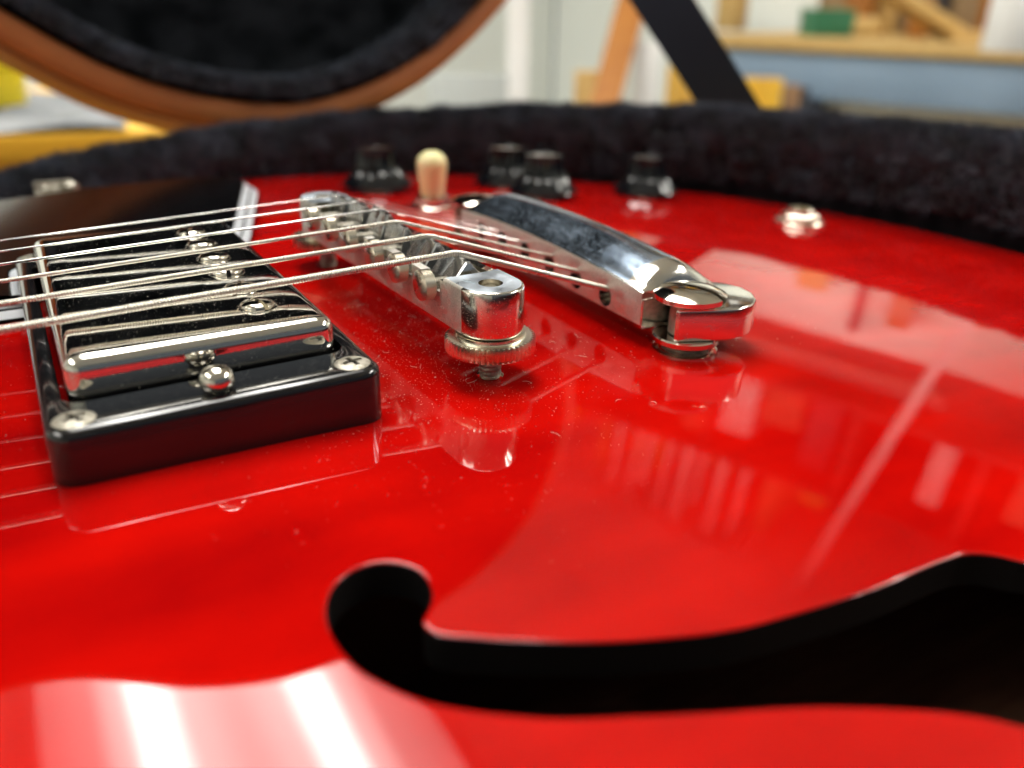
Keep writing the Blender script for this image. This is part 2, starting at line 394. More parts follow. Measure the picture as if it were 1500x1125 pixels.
def inside(P, Q):
    c = np.zeros(len(P), bool); x, y = P[:, 0], P[:, 1]; j = len(Q)-1
    for i in range(len(Q)):
        xi, yi = Q[i]; xj, yj = Q[j]
        if yi != yj: c ^= ((yi > y) != (yj > y)) & (x < (xj-xi)*(y-yi)/(yj-yi)+xi)
        j = i
    return c
LIP = .24
def lip_drop(d):
    t = np.clip(LIP-d, 0, LIP*.995); return LIP-np.sqrt(LIP**2-t**2)
def top_z(P, hole=True):
    z = arch(P[:, 0], P[:, 1])
    if hole:
        near = (P[:, 0] > -60) & (P[:, 0] < 140) & (P[:, 1] < -55)
        if near.any(): d = np.full(len(P), 99.); d[near] = seg_dist(P[near], HOLE); z = z-lip_drop(d)
    return z
def body_top():
    rings = [HOLE]+[offset(HOLE, d) for d in (.03, .09, .2, .36, .8)]
    gx, gy = np.meshgrid(np.arange(-288, 216, 5.), np.arange(-196, 197, 5.)); G = np.stack([gx.ravel(), gy.ravel()], 1)
    G = G[inside(G, offset(OUT, -3))]
    dh = seg_dist(G, HOLE); G = G[~inside(G, HOLE) & (dh > 2.5)]
    ex = []
    for k in range(len(HOLE)):
        a, b_, c = HOLE[k-1], HOLE[k], HOLE[(k+1) % len(HOLE)]; d1, d2 = b_-a, c-b_
        if abs(math.atan2(d1[0]*d2[1]-d1[1]*d2[0], d1 @ d2)) > math.radians(9):
            for q in (.03, .09, .2, .36, .8, 1.6): ex += [b_+q*np.array([math.cos(t), math.sin(t)]) for t in np.arange(0, 6.28, .35)]
    ex = np.array(ex) if ex else np.zeros((0, 2))
    if len(ex):
        de = seg_dist(ex, HOLE); ok_ = ~inside(ex, HOLE)
        qs = np.array([.03, .09, .2, .36, .8, 1.6]); ok_ &= np.abs(de[:, None]-qs[None]).min(1) < .02
        ex = ex[ok_]
    P = np.vstack([OUT, HOLE]+rings[1:]+[G, ex]); no, nh = len(OUT), len(HOLE)
    keep = np.ones(len(P), bool)
    for r0 in range(1, len(rings)):            # drop offset points that fold over at the tight tip
        a = no+r0*nh; d = seg_dist(P[a:a+nh], HOLE); keep[a:a+nh] = (d > (0, .03, .09, .2, .36, .8)[r0]*.9) & ~inside(P[a:a+nh], HOLE)
    P = P[keep]
    ed = [(i, (i+1) % no) for i in range(no)]+[(no+i, no+(i+1) % nh) for i in range(nh)]
    r = delaunay_2d_cdt([Vector(p) for p in P], ed, [], 1, 1e-5)
    Vv = np.array([tuple(v) for v in r[0]]); F = np.array([tuple(f) for f in r[2] if len(f) == 3])
    c = Vv[F].mean(1); F = F[~inside(c, HOLE) & inside(c, OUT)]
    z = top_z(Vv); h = .02
    gxp = (top_z(Vv+[h, 0])-top_z(Vv-[h, 0]))/(2*h); gyp = (top_z(Vv+[0, h])-top_z(Vv-[0, h]))/(2*h)
    N = np.stack([-gxp, -gyp, np.ones(len(Vv))], 1); N /= np.linalg.norm(N, axis=1)[:, None]
    a2 = np.cross(Vv[F[:, 1]]-Vv[F[:, 0]], Vv[F[:, 2]]-Vv[F[:, 0]]); F[a2 < 0] = F[a2 < 0][:, ::-1]
    return np.column_stack([Vv, z]), F, N
bv, bf, bn = body_top()
me = mesh_from(bv-np.array(GB), bf, M['red'], True)
me.normals_split_custom_set_from_vertices([tuple(n) for n in bn])
body = link('body_top', me, guitar, GB)
# sides and back of the body, painted edge of the f-hole, dark chamber below it
ez = arch(OUT[:, 0], OUT[:, 1])
part('body_side', loft([[(x, y, z) for (x, y), z in zip(OUT, ez)], [(x*1.0, y, z-1.2) for (x, y), z in zip(offset(OUT, .8), ez)], [(x, y, -46) for x, y in offset(OUT, .8)], [(x, y, -48) for x, y in offset(OUT, -1)]][::-1], True, True, False), M['red'], guitar, GB)
hz = top_z(HOLE)
part('f_hole_edge', loft([[(x, y, z) for (x, y), z in zip(HOLE, hz)], [(x, y, z-4.5) for (x, y), z in zip(HOLE, hz)]], True), M['fedge'], body, (fc[0], fc[1], -10))
CH = offset(OUT, -6); ch = [(x, min(y, -52.)) for x, y in CH]
part('body_chamber', loft([[(x, y, -42) for x, y in ch], [(x, y, float(arch(x, y))-5.5) for x, y in ch]], True, True, False), M['inside'], guitar, GB, smooth=False)

# ---- pickups: mounting ring + nickel cover
def make_pickup(px, ring_l, ring_r, cov_z, bass_only=False):
    RW, RH = 44.2, 90.
    zt = lambda x: ring_l+(ring_r-ring_l)*(x-(px-22))/44.
    org = (px, 0, float(arch(px, 0)))
    loops = []
    for ofs, dz, mode in ((0., 0, 'b'), (0., -1.3, 't'), (.12, -.75, 't'), (.45, -.3, 't'), (.95, -.06, 't'), (1.5, 0, 't')):
        P = rrect(px, 0, RW-2*ofs, RH-2*ofs, max(3.2-ofs, .8))
        loops.append([(x, y, (float(arch(x, y))+.06) if mode == 'b' else zt(x)+dz) for x, y in P])
    IW, IH = 38.6, 71.6
    for ofs, dz in ((.5, 0), (.12, -.12), (0, -.5)):
        loops.append([(x, y, zt(x)+dz) for x, y in rrect(px, 0, IW+2*ofs, IH+2*ofs, 2.6+ofs)])
    loops.append([(x, y, float(arch(x, y))) for x, y in rrect(px, 0, IW, IH, 2.6)])
    ring = part('pickup_ring', loft(loops, True), M['black'], guitar, org, smooth=50)
    # shared oval cross-head screw
    dome = lathe([(1.2, -3), (1.2, -.9), (2.6, 0), (2.65, .08), (2.3, .28), (1.6, .42), (.8, .48), (.05, .5)], 32)
    cross = [box((0, 0, .3), (3.1, .75, 1.3)), box((0, 0, .3), (.75, 3.1, 1.3))]
    sm = mesh_from(*boolean(dome, cross), M['screw'], 40)
    for i, (sx, sy) in enumerate(((-1, -1), (1, -1), (-1, 1), (1, 1))):
        x, y = px+sx*18.4, sy*41.2
        s = link('ring_screw', sm, ring, (x, y, zt(x)-.1)); s.rotation_euler = (0, 0, .5+i*1.3)
    hs = lathe([(1.3, -4), (1.3, .3), (1.9, .35), (2.3, .9), (2.4, 1.6), (2.2, 2.4), (1.7, 3.0), (.9, 3.35), (.05, 3.45)], 32)
    hsm = mesh_from(*boolean(hs, [box((0, 0, 3.5), (6, .6, 1.5))]), M['nickel'], 40)
    for sy in (-1, 1):
        s = link('height_screw', hsm, ring, (px-.6, sy*40.9, zt(px)-.05)); s.rotation_euler = (0, 0, .3)
    # cover
    CW, CHH, r = 37.0, 69.8, 2.0
    lp = [[(x, y, 0.8) for x, y in rrect(px, 0, CW, CHH, 2.4)]]
    for k in range(0, 8):
        a = math.radians(90*k/7); o_ = r*(1-math.cos(a)); lp.append([(x, y, cov_z-r+r*math.sin(a)) for x, y in rrect(px, 0, CW-2*o_, CHH-2*o_, max(2.4-o_*.7, .6))])
    lp.append([(x, y, cov_z+.05) for x, y in rrect(px, 0, CW-9, CHH-9, .5)])
    cov = part('pickup_cover', loft(lp, True, False, True), M['cover'], guitar, org, smooth=60)
    pm = mesh_from(*half_head(2.55, -.1, .55, .45, .75, .55), M['nickel'], 40)
    rim = mesh_from(*lathe([(2.9, -.3), (3.05, .04), (2.75, .1), (2.6, -.2)], 32), M['cover'], 40)
    for i in range(6):
        y = -24.75+9.9*i
        s = link('pole_screw', pm, cov, (px+9.5, y, cov_z+.05)); s.rotation_euler = (0, 0, (1.9, .9, 1.5, .2, 2.4, 1.1)[i])
        link('pole_hole_rim', rim, cov, (px+9.5, y, cov_z+.05))
    return ring, cov
make_pickup(-43.6, 8.5, 9.0, 14.0)
make_pickup(-150., 7.5, 7.9, 9.9)

# ---- bridge
BA = 2.0/180*math.pi
def br(x, y, z=0):      # local bridge plan -> body plan: turned about the bass post
    dx, dy = x, y+37.
    return np.array([dx*math.cos(BA)-dy*math.sin(BA), -37+dx*math.sin(BA)+dy*math.cos(BA), z])
def brv(vf): return [br(*p) for p in vf[0]], vf[1]
plan = [(5.4*math.cos(a), -37+5.6*math.sin(a)) for a in np.radians(np.linspace(180, 360, 15))]
plan += [(-x, -y) for x, y in plan]
plan = [p for i, p in enumerate(plan) if i == 0 or abs(p[0]-plan[i-1][0])+abs(p[1]-plan[i-1][1]) > .01]
BZ0, BZ1 = 8.35, 16.3
bb = prism(plan, BZ0, BZ1, .45, 3)
SY = [-26, -15.6, -5.2, 5.2, 15.6, 26]
cut = [box((0, 0, 16.4), (7.6, 62.4, 8.0))]                                  # channel for the saddles
cut += [move(lathe([(2.0, 13.6), (2.0, 20)], 28), (0, sy, 0)) for sy in (-37, 37)]
cut += [box((-5, sy-.6, 16.2), (5, 6.4, 5.2)) for sy in SY]                  # notches of the front wall
cut += [box((0, 0, 17.4), (14, 62.0, 3.4))]                                  # side walls end lower than the ends
bvf = brv(boolean(bb, cut))
def face_slot(vf, fn):
    Va = np.array(vf[0]); return [fn(Va[list(f)].mean(0), Va[list(f)]) for f in vf[1]]
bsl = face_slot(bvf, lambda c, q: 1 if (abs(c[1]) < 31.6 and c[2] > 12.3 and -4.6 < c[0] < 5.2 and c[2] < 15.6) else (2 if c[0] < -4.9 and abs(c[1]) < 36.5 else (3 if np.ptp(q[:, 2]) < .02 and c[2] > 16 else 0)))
bridge = part('bridge', bvf, None, guitar, (0, -37, 0), smooth=40, mats=[M['bridge'], M['crud'], M['tailsatin'], M['bluetint']], fmat=bsl)
part('cast_arrow', brv(prism([(-3.2, -33.6), (-.9, -33.9), (-2.3, -36.2)], BZ1-.05, BZ1+.12)), M['bluetint'], bridge, (0, -37, 0), smooth=False)
for sy in (-37, 37):
    p = br(0, sy)
    zb = float(arch(p[0], p[1]))
    zs = np.linspace(zb-.5, 8.6, 80); rr_ = 1.72+.20*np.abs(((zs-zb)/.78 % 1)*2-1)
    part('bridge_post', move(lathe(list(zip(rr_, zs))+[(1.6, 8.7), (1.6, 14.2), (1.45, 14.35)], 24), (p[0], p[1], 0)), M['screw'], bridge, (p[0], p[1], zb), smooth=50)
    part('post_collar', move(lathe([(2.2, zb), (2.3, zb+.12), (2.05, zb+.22)], 28), (p[0], p[1], 0)), M['nickel'], bridge, (p[0], p[1], zb))
    nt_ = 50; A = np.arange(nt_*2)*math.pi/nt_
    gr = lambda r_, k: [(((r_ if i % 2 == 0 else r_-k)*math.cos(a)), ((r_ if i % 2 == 0 else r_-k)*math.sin(a))) for i, a in enumerate(A)]
    lps = [[(x, y, z) for x, y in gr(r_, k)] for r_, k, z in ((6.9, 0, 4.95), (7.3, .7, 5.1), (7.5, .85, 5.3), (7.5, .85, 7.35), (7.3, .65, 7.55), (6.8, 0, 7.6), (5.9, 0, 7.62), (5.75, 0, 7.75), (5.7, 0, 8.25), (1.7, 0, 8.27))]
    part('thumbwheel', move(loft(lps, True, True, True), (p[0], p[1], 0)), M['wheel'], bridge, (p[0], p[1], 5.4), smooth=28)
SADX = [-.45, -.9, -2.3, -1.3, -2.1, -2.6]
ZS = [18.56, 19.15, 19.6, 19.6, 19.15, 18.56]
GAU = [.60, .47, .35, .23, .17, .13]
sdm = mesh_from(*lathe([(2.35, 0), (2.62, .18), (2.62, 1.9), (2.4, 2.1)], 32, 'x'), M['wheel'], 35)
brk = []
for i in range(6):
    yb = SY[i]; peak = ZS[i]-GAU[i]+.12
    c = np.array([SADX[i], yb])                     # break point in body plan
    hw, wy = 2.9, 4.3
    x0, x1 = max(SADX[i]-hw, -4.0+.35), SADX[i]+hw
    sec = [(x0, 12.3), (x1, 12.3), (x1, 14.9), (SADX[i]+.35, peak), (SADX[i]-.35, peak), (x0, 14.9)]
    loops = []
    for yy, k in ((-wy, .0), (-wy+.35, 1.), (-.5, 1.), (-.12, .82), (.12, .82), (.5, 1.), (wy-.35, 1.), (wy, .0)):
        loops.append([(x*(1 if k else .94)+(0 if k else SADX[i]*.06), yb+yy, (z if k == 1 else (z-.45*(z > 15) if k else z-.35*(z > 15)))) for x, z in sec])
    o = part('saddle', loft(loops, True, True, True)[0:2], M['saddle'], bridge, (SADX[i], yb, 12.3), smooth=25)
    hp = br(-7.9, yb-1.2 if i < 3 else yb+.3, 14.0+(.5, .9, 1.1, .8, .4, .1)[i]*.6)
    s = link('saddle_screw', sdm, bridge, tuple(hp)); s.rotation_euler = (.4*i, 0, BA)
    shaft = tube([hp+[1.9, 0, 0], hp+[4, 0, 0], hp+[11.2, 0, 0]], 1.0, 10)
    part('screw_shaft', shaft, M['screw'], bridge, tuple(hp))
    brk.append(np.array([SADX[i], yb, ZS[i]]))

# ---- stop tailpiece
TX = 38.95
def tz(y): return .009*(y+41)
def tail_sections():
    L = []
    ys = np.concatenate([np.linspace(-36, -30, 9), np.linspace(-28, 28, 21), np.linspace(30, 36, 9)])
    for y in ys:
        F = 9.6+1.5*(1-(y/36)**2)+tz(y)
        e = np.clip((35.2-abs(y))/4.6, 0, 1); D = 3.5*math.sqrt(max(0, 1-(1-e)**2))
        P = [(32.5, 2.9+tz(y)), (32.05, 3.2+tz(y)), (32, 3.6+tz(y)), (32, F-.6), (32.15, F-.2), (32.6, F)]
        for s in np.linspace(0.03, 1, 16): P.append((32.9+16.9*s, F+D*math.sin(math.pi*min(s, .985))**.72-1.3*max(0, s-.6)/.4))
        P += [(50.2, F-2.2), (50.2, 4.2+tz(y)), (49.2, 2.9+tz(y))]
        L.append([(x, y, z) for x, z in P])
    return loft(L, True, True, True)
def flip(vf): return vf[0], [f[::-1] for f in vf[1]]
holes = [move(lathe([(2.0, -6), (2.0, 9)], 24, 'x'), (32, -24.9+10.1*i, (5.6, 6.2, 6.7, 7.0, 7.1, 7.1)[i])) for i in range(6)]
def ear(sg):
    slot = [(42.6-.0+3.2*math.cos(a)-3.2, -39.9+3.6*math.sin(a)) for a in np.radians(np.linspace(90, -90, 9))]
    P = [(32.6, -33), (32.2, -36.3)]+slot+[(33.9, -43.5), (34.2, -44.2), (42.0, -47.6), (44.5, -48.2), (48, -47.6), (51, -45.6), (53, -42.6), (53.6, -39), (52.6, -35.5), (50.0, -32.5)]
    P = [(x, sg*y) for x, y in P]
    dz = tz(-41*sg); return prism(P, 2.3+dz, 8.3+dz, .55, 3)
bar = tail_sections()
tvf = join(boolean(bar, holes), ear(1), ear(-1))
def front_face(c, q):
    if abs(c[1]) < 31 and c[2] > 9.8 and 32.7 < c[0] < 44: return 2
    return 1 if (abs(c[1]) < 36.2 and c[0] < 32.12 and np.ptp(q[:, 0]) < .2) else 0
tail = part('tailpiece', tvf, None, guitar, (TX, 0, 0), smooth=40, mats=[M['tail'], M['tailsatin'], M['dome']], fmat=face_slot(tvf, front_face))
stud_dome = half_head(6.6, 0, 1.1, 1.15, 1.1, 1.3)
for sg in (-1, 1):
    dz = tz(sg*41); y = sg*41.
    part('tailpiece_stud', move(stud_dome, (TX, y, 9.0+dz), rz=-1.18 if sg < 0 else .4), M['nickel'], tail, (TX, y, 9))
    zb = float(arch(TX, y))
    part('stud_shaft', move(lathe([(3.4, 2.5+dz), (3.3, 9.1+dz)], 28), (TX, y, 0)), M['screw'], tail, (TX, y, zb))
    part('stud_flange', move(lathe([(5.4, .95+dz), (6.1, 1.1+dz), (6.2, 2.0+dz), (5.9, 2.22+dz), (3.2, 2.26+dz)], 40), (TX, y, 0)), M['nickel'], tail, (TX, y, 1))
    zz = np.linspace(zb-.4, .98+dz, 24); part('stud_thread', move(lathe(list(zip(4.0+.35*np.sin(zz*5.2), zz)), 28), (TX, y, 0)), M['screw'], tail, (TX, y, zb))
    part('stud_bushing', move(lathe([(5.9, zb-.3), (5.95, zb+.25), (5.6, zb+.4), (4.9, zb+.3), (4.8, zb-.3)], 40), (TX, y, 0)), M['nickel'], tail, (TX, y, zb))

# ---- strings
def string_path(i, step):
    b = brk[i]; nut = np.array([-628., -17.75+7.1*i, -2.9]); hz_ = (5.6, 6.2, 6.7, 7.0, 7.1, 7.1)[i]
    d1 = (nut-b)/np.linalg.norm(nut-b); end = np.array([32.6, -24.9+10.1*i-.3, hz_+2.0-GAU[i]]); d2 = (end-b)/np.linalg.norm(end-b)
    Lh = (0-(-104-b[0]))/1.0; Rr = 2.2 if i < 3 else 1.0
    s1 = np.arange(Lh, Rr, -step); P = [b+d1*s for s in s1]
    t = np.linspace(0, 1, max(5, int(2*Rr/step)))
    P += [((1-k)**2)*(b+d1*Rr)+2*k*(1-k)*(b+np.array([0, 0, .18]))+k*k*(b+d2*Rr) for k in t]
    L2 = np.linalg.norm(end-b); P += [b+d2*s for s in np.arange(Rr+step, L2, step)]
    inn = end+np.array([3.5, 0, -.6]); P += [end, (end+inn)/2, inn]
    return np.array(P)
for i in range(6):
    n = 12
    if i < 3:
        pitch = (.46, .40, .31)[i]; P = string_path(i, pitch/8)
        s = np.concatenate([[0], np.cumsum(np.linalg.norm(np.diff(P, axis=0), axis=1))])
        ph = s[:, None]/pitch+np.arange(n)[None, :]/n
        prof = np.sqrt(np.clip(1-((ph % 1)*2-1)**2, 0, 1)); r_ = GAU[i]-(.22, .17, .10)[i]+(.22, .17, .10)[i]*prof
    else:
        P = string_path(i, 2.0); r_ = np.full(len(P), GAU[i])
    o = part('string', tube(P, r_, n), M['string'] if i < 3 else M['steel'], guitar, tuple(brk[i]), smooth=True)
    a = P[0]; nut = np.array([-628., -17.75+7.1*i, -2.9]); q = a+(nut-a)*((-300-a[0])/(nut[0]-a[0]))
    part('string_run', tube([a+(nut-a)*1e-4, (a+q)/2, q], GAU[i]*.96, 10), M['string'] if i < 3 else M['steel'], o, tuple(a), smooth=True)
fb = part('fretboard', box((-240, 0, 4.0), (128, 56, 5), .8), mat('rosewood', (.05, .022, .012), .5, noise=(20, (.03, .014, .008), (1, 8, 1))), guitar, (-240, 0, 1))
part('neck_block', box((-244, 0, -4), (118, 52, 11.4), 1), M['red'], guitar, (-244, 0, -4))

# ---- pickguard: black top, layered bevelled edge, raised on its bracket
GZ = 5.0
pgp = [(-20.0, 47.5), (-14.5, 60), (-8.5, 80), (-2.5, 100), (3, 118), (2.5, 129), (-6, 136), (-22, 136), (-45, 133), (-70, 124), (-95, 110), (-125, 92), (-160, 72), (-172, 58), (-172.5, 47.2), (-127.2, 47.2), (-126.8, 23.5), (-63.2, 23.5), (-63.2, 47.2)]
def round_poly(P, r=2.5, n=4):
    P = np.array(P, float); o = []
    for i in range(len(P)):
        a, b, c = P[i-1], P[i], P[(i+1) % len(P)]; d1 = (a-b)/np.linalg.norm(a-b); d2 = (c-b)/np.linalg.norm(c-b)
        rr_ = min(r if i > 8 or i == 0 else 5, .45*np.linalg.norm(a-b), .45*np.linalg.norm(c-b))
        for k in range(n+1):
            t = k/n; o.append((1-t)**2*(b+d1*rr_)+2*t*(1-t)*b+t*t*(b+d2*rr_))
    return np.array(o)
PG = round_poly(pgp)
if poly_area(PG) < 0: PG = PG[::-1]
bev = [(0, -3.6, 0), (0, -3.3, 0), (.3, -3.0, 1), (1.9, -1.85, 1), (2.3, -1.55, 0), (4.0, -.25, 1), (4.3, 0, 0), (4.7, .0, 0)]
pl = [[(x, y, GZ+dz) for x, y in offset(PG, -d)] for d, dz, _ in bev]
V, F = loft(pl, True, True, False); nn = len(PG)
fm = []
for k in range(len(bev)-1): fm += [(0, 0, 1, 0, 1, 0, 0)[k]]*nn
F.append(tuple((len(bev)-1)*nn+i for i in range(nn))); fm += [0, 0]
guard = part('pickguard', (V, F), None, guitar, (-50, 90, 0), smooth=30, mats=[M['guard'], M['white']], fmat=fm)
p = at_z(80, 280, 1.0)
part('pickguard_bracket', join(box((p[0], p[1]+1, -2), (11, 2, 12), .5), box((p[0], p[1]-6, 1.2), (11, 15, 1.4), .4), move(lathe([(3.2, 0), (3.2, 1.0), (2.4, 1.9), (.1, 2.3)], 24), (p[0]-1, p[1]-3, 1.9)), move(lathe([(2.4, 0), (2.4, 1.6), (1.2, 2.4)], 6), (p[0]+4.5, p[1]-4, 1.9))), M['screw'], guard, (p[0], p[1], -4))

# ---- knobs, switch, jack
kp = [(13.0, 0), (13.1, .7), (12.4, 1.6), (10.2, 4.0), (8.4, 7.0), (7.5, 9.6), (7.1, 14.4), (6.6, 15.2), (5.6, 15.5), (5.3, 15.2)]
def knob_mesh():
    A = np.arange(96)*2*math.pi/96; lps = []
    for r, z in kp:
        fl = .8 if 2 < z < 15.2 else 0.
        lps.append([((r-fl*abs(math.sin(a*9)))*math.cos(a), (r-fl*abs(math.sin(a*9)))*math.sin(a), z) for i, a in enumerate(A)])
    return mesh_from(*move(loft(lps, True, True, True), sc=np.array([.93, .93, .80])), M['knob'], 30)
km = knob_mesh(); kt = mesh_from(*lathe([(4.9, 12.0), (4.9, 12.3), (4.6, 12.4), (.1, 12.45)], 32), M['knobtop'], 35)
ksh = mesh_from(*lathe([(5.5, -2.2), (5.5, -.6), (3.2, -.5), (3.2, .4)], 24), M['nickel'], 35)
kptr = mesh_from(*box((12.2, 0, .45), (5, 2.2, .5), .15), M['nickel'], 35)
for i, (u, v) in enumerate([(553, 279), (742, 273), (795, 288), (945, 287)]):
    P = on_body(u, v); k = link('control_knob', km, guitar, (P[0], P[1], P[2]+2.1)); k.rotation_euler = (0, 0, .6*i)
    for nm, mm in (('knob_insert', kt), ('knob_shaft', ksh), ('knob_pointer', kptr)):
        c = bpy.data.objects.new(nm, mm); col.objects.link(c); c.parent = k
P = on_body(634, 302)
sw = part('toggle_switch', move(lathe([(7.2, -.5), (7.4, .5), (6.9, .9), (5.6, 1.0), (5.5, 3.0), (5.0, 3.3), (2.6, 3.35), (2.0, 5.5)], 32), tuple(P)), M['nickel'], guitar, tuple(P))
part('switch_tip', move(lathe([(1.8, 3.4), (3.7, 3.6), (3.85, 5.5), (4.3, 9), (4.75, 12.6), (4.7, 13.7), (4.2, 15.2), (3.2, 16.3), (1.8, 17.0), (.1, 17.2)], 32), tuple(P)), M['cream'], sw, (P[0], P[1], P[2]+3.4))
P = on_body(1170, 325)
part('output_jack', move(join(lathe([(8.0, -.5), (8.1, .5), (7.6, .9), (6.1, .95)], 32), lathe([(6.3, .9), (6.3, 2.7), (5.9, 3.0), (4.6, 3.05), (4.5, 1.2)], 6), lathe([(4.4, 1), (4.4, 4.3), (4.1, 4.6), (3.2, 4.6), (3.1, 1.5)], 28)), tuple(P)), M['wheel'], guitar, tuple(P))

# ================================================================== GUITAR CASE
KX = .050                                   # the case rim rises towards the tail end of the guitar
def rimz(x): return 6.8+KX*x+.5*np.sin(x*.11)+.35*np.sin(x*.23+1.3)+.25*np.sin(x*.41+2)
case = empty('guitar_case', (0, 0, -122), 'open tan guitar case with thick black plush lining around the red guitar', 'guitar case')
def case_loops(spec):
    out = []
    for d, z, absz in spec:
        P = offset(OUT, d); out.append([(x, y, z if absz else rimz(x)+z) for x, y in P])
    return out
part('lower_lining', loft(case_loops([(-8, -50, 1), (2.5, -47, 1), (2.5, -20, 0), (3.2, -11, 0), (6, -4.5, 0), (10, -1, 0), (14, 0, 0), (18, -1.2, 0), (21, -4, 0), (21.5, -8, 0)])[::-1], True, False, True), M['plush'], case, (0, 0, -60), smooth=60)
part('lower_shell', loft(case_loops([(21, -9, 0), (21.2, -4.2, 0), (25, -4.2, 0), (26, -5.5, 0), (26.5, -12, 0), (28, -112, 1), (25, -121, 1), (15, -122, 1)])[::-1], True, True, False), M['tan'], case, (0, 0, -122), smooth=50)
# lid, hinged along the treble side and leaning back
YH, ZH, LA, KL = 216., 3.8, math.radians(12.5), .105
def lid(x, h, d): return (x, YH+h*math.sin(LA)+d*math.cos(LA), ZH+KL*x+h*math.cos(LA)-d*math.sin(LA))
def lid_loops(spec):
    return [[lid(x+4, YH-1-y, d) for x, y in offset(OUT, o)] for o, d in spec]
part('lid_shell', loft(lid_loops([(18.6, 8), (20.6, 7.4), (21.4, 9), (21.6, 42), (16, 50), (6, 52)]), True, False, True), M['brown'], case, (0, YH, ZH), smooth=50)
part('lid_binding', loft(lid_loops([(19.0, 9), (19.6, 6), (19.4, 3.4), (18.6, 3.1), (19.2, 2.6), (19.4, .6), (18.4, -.4), (11.4, -.4), (10.4, .4), (10.2, 3)]), True), M['tan'], case, (0, YH, ZH), smooth=50)
part('lid_lining', loft(lid_loops([(10.4, 2.5), (10.2, -.6), (8.4, -2.2), (5, -1.6), (2.5, 1), (.8, 6), (-.5, 16), (-2, 34), (-8, 41)]), True, False, True), M['plush'], case, (0, YH, ZH), smooth=60)
# short pile of the plush where the photograph shows it
def pile(fun, n, Lmin, Lmax, wid, lean):
    """fun(s, t) -> point; s, t arrays in 0..1"""
    s, t = rng.random(n), rng.random(n); P = fun(s, t); e = 1e-3
    Ds = fun(s+e, t)-P; Dt = fun(s, t+e)-P
    N = np.cross(Ds, Dt); N /= np.linalg.norm(N, axis=1)[:, None]+1e-12
    return P, N, rng.uniform(Lmin, Lmax, n), wid, lean
def blades(P, N, L, wid, lean):
    n = len(P); q = np.floor(P/9.).astype(int); hsh = (q @ np.array([73856093, 19349663, 83492791])) % 997
    tuft = np.random.default_rng(3).normal(0, .32, (997, 3))[hsh]; L = L*(.85+.3*np.random.default_rng(4).random(997)[hsh])
    D = N+rng.normal(0, .4, (n, 3))+tuft+np.array(lean); D /= np.linalg.norm(D, axis=1)[:, None]
    W = np.cross(D, rng.normal(0, 1, (n, 3))); W /= np.linalg.norm(W, axis=1)[:, None]
    V = np.stack([P-W*wid, P+W*wid, P+D*L[:, None]], 1).reshape(-1, 3); return V, np.arange(3*n).reshape(-1, 3)
def fast_mesh(name, V, F, m, parent, origin):
    me = bpy.data.meshes.new(name); V = (V-np.array(origin))*S
    me.vertices.add(len(V)); me.vertices.foreach_set('co', V.ravel().astype(np.float32))
    me.loops.add(F.size); me.loops.foreach_set('vertex_index', F.ravel().astype(np.int32))
    me.polygons.add(len(F)); me.polygons.foreach_set('loop_start', np.arange(0, F.size, F.shape[1], dtype=np.int32))
    me.materials.append(m); me.update(); me.validate(); return link(name, me, parent, origin)
ND = len(OUT)
def interp(P, f): k = f*1.0; i = np.floor(k).astype(int) % ND; a = (k-np.floor(k))[:, None]; return P[i]*(1-a)+P[(i+1) % ND]*a
prof_r = np.array([(3.0, -26), (3.2, -11), (6, -4.5), (10, -1), (14, 0), (18, -1.2), (21, -4)])
S0, S1 = 0.0-8, 8*10.6                       # outline span from the tail end round the treble side to the waist
def rim_fun(s, t):
    k = S0+(S1-S0)*s; q = np.clip(t, 0, 1)*(len(prof_r)-1.001); i = q.astype(int); a = q-i
    d = prof_r[i, 0]*(1-a)+prof_r[i+1, 0]*a; dz = prof_r[i, 1]*(1-a)+prof_r[i+1, 1]*a
    B = interp(OUT, k); B2 = interp(offset(OUT, 1.0), k); XY = B+(B2-B)*d[:, None]
    return np.column_stack([XY, rimz(XY[:, 0])+dz])
pp = pile(rim_fun, 130000, 2.6, 5.4, .26, (0, 0, .25))
# orient the pile outwards
ctr = pp[0].copy(); mid = rim_fun(np.clip((np.zeros(1)), 0, 1), np.array([.5]))
Nf = pp[1]; kk = None
nearest = np.array([np.argmin(((OUT-p_[:2])**2).sum(1)) for p_ in pp[0]])
cen = offset(OUT, 13.)[nearest]; ref = np.column_stack([pp[0][:, :2]-cen, pp[0][:, 2]-(rimz(pp[0][:, 0])-14)])
Nf[(Nf*ref).sum(1) < 0] *= -1
V, F = blades(pp[0], Nf, pp[2], pp[3], pp[4])
tag(fast_mesh('lower_pile', V, F, M['pile'], case, (0, 0, -60)), None, None, kind='stuff')
prof_l = np.array([(10, -.6), (8.4, -2.2), (5, -1.6), (2.5, 1), (.8, 6), (-.5, 16), (-2, 34)])
def lid_fun(s, t):
    k = 4+(8*12-4)*s; q = np.clip(t, 0, 1)*(len(prof_l)-1.001); i = q.astype(int); a = q-i
    o = prof_l[i, 0]*(1-a)+prof_l[i+1, 0]*a; d = prof_l[i, 1]*(1-a)+prof_l[i+1, 1]*a
    B = interp(OUT, k); B2 = interp(offset(OUT, 1.0), k); XY = B+(B2-B)*o[:, None]
    x, h = XY[:, 0]+4, YH-1-XY[:, 1]
    return np.column_stack([x, YH+h*math.sin(LA)+d*math.cos(LA), ZH+KL*x+h*math.cos(LA)-d*math.sin(LA)])
pp = pile(lid_fun, 50000, 1.8, 4.0, .28, (0, -.3, .1))
Nf = pp[1]; inward = np.column_stack([20-pp[0][:, 0], -np.ones(len(Nf))*60, 150-pp[0][:, 2]]); Nf[(Nf*inward).sum(1) < 0] *= -1
V, F = blades(pp[0], Nf, pp[2], pp[3], pp[4])
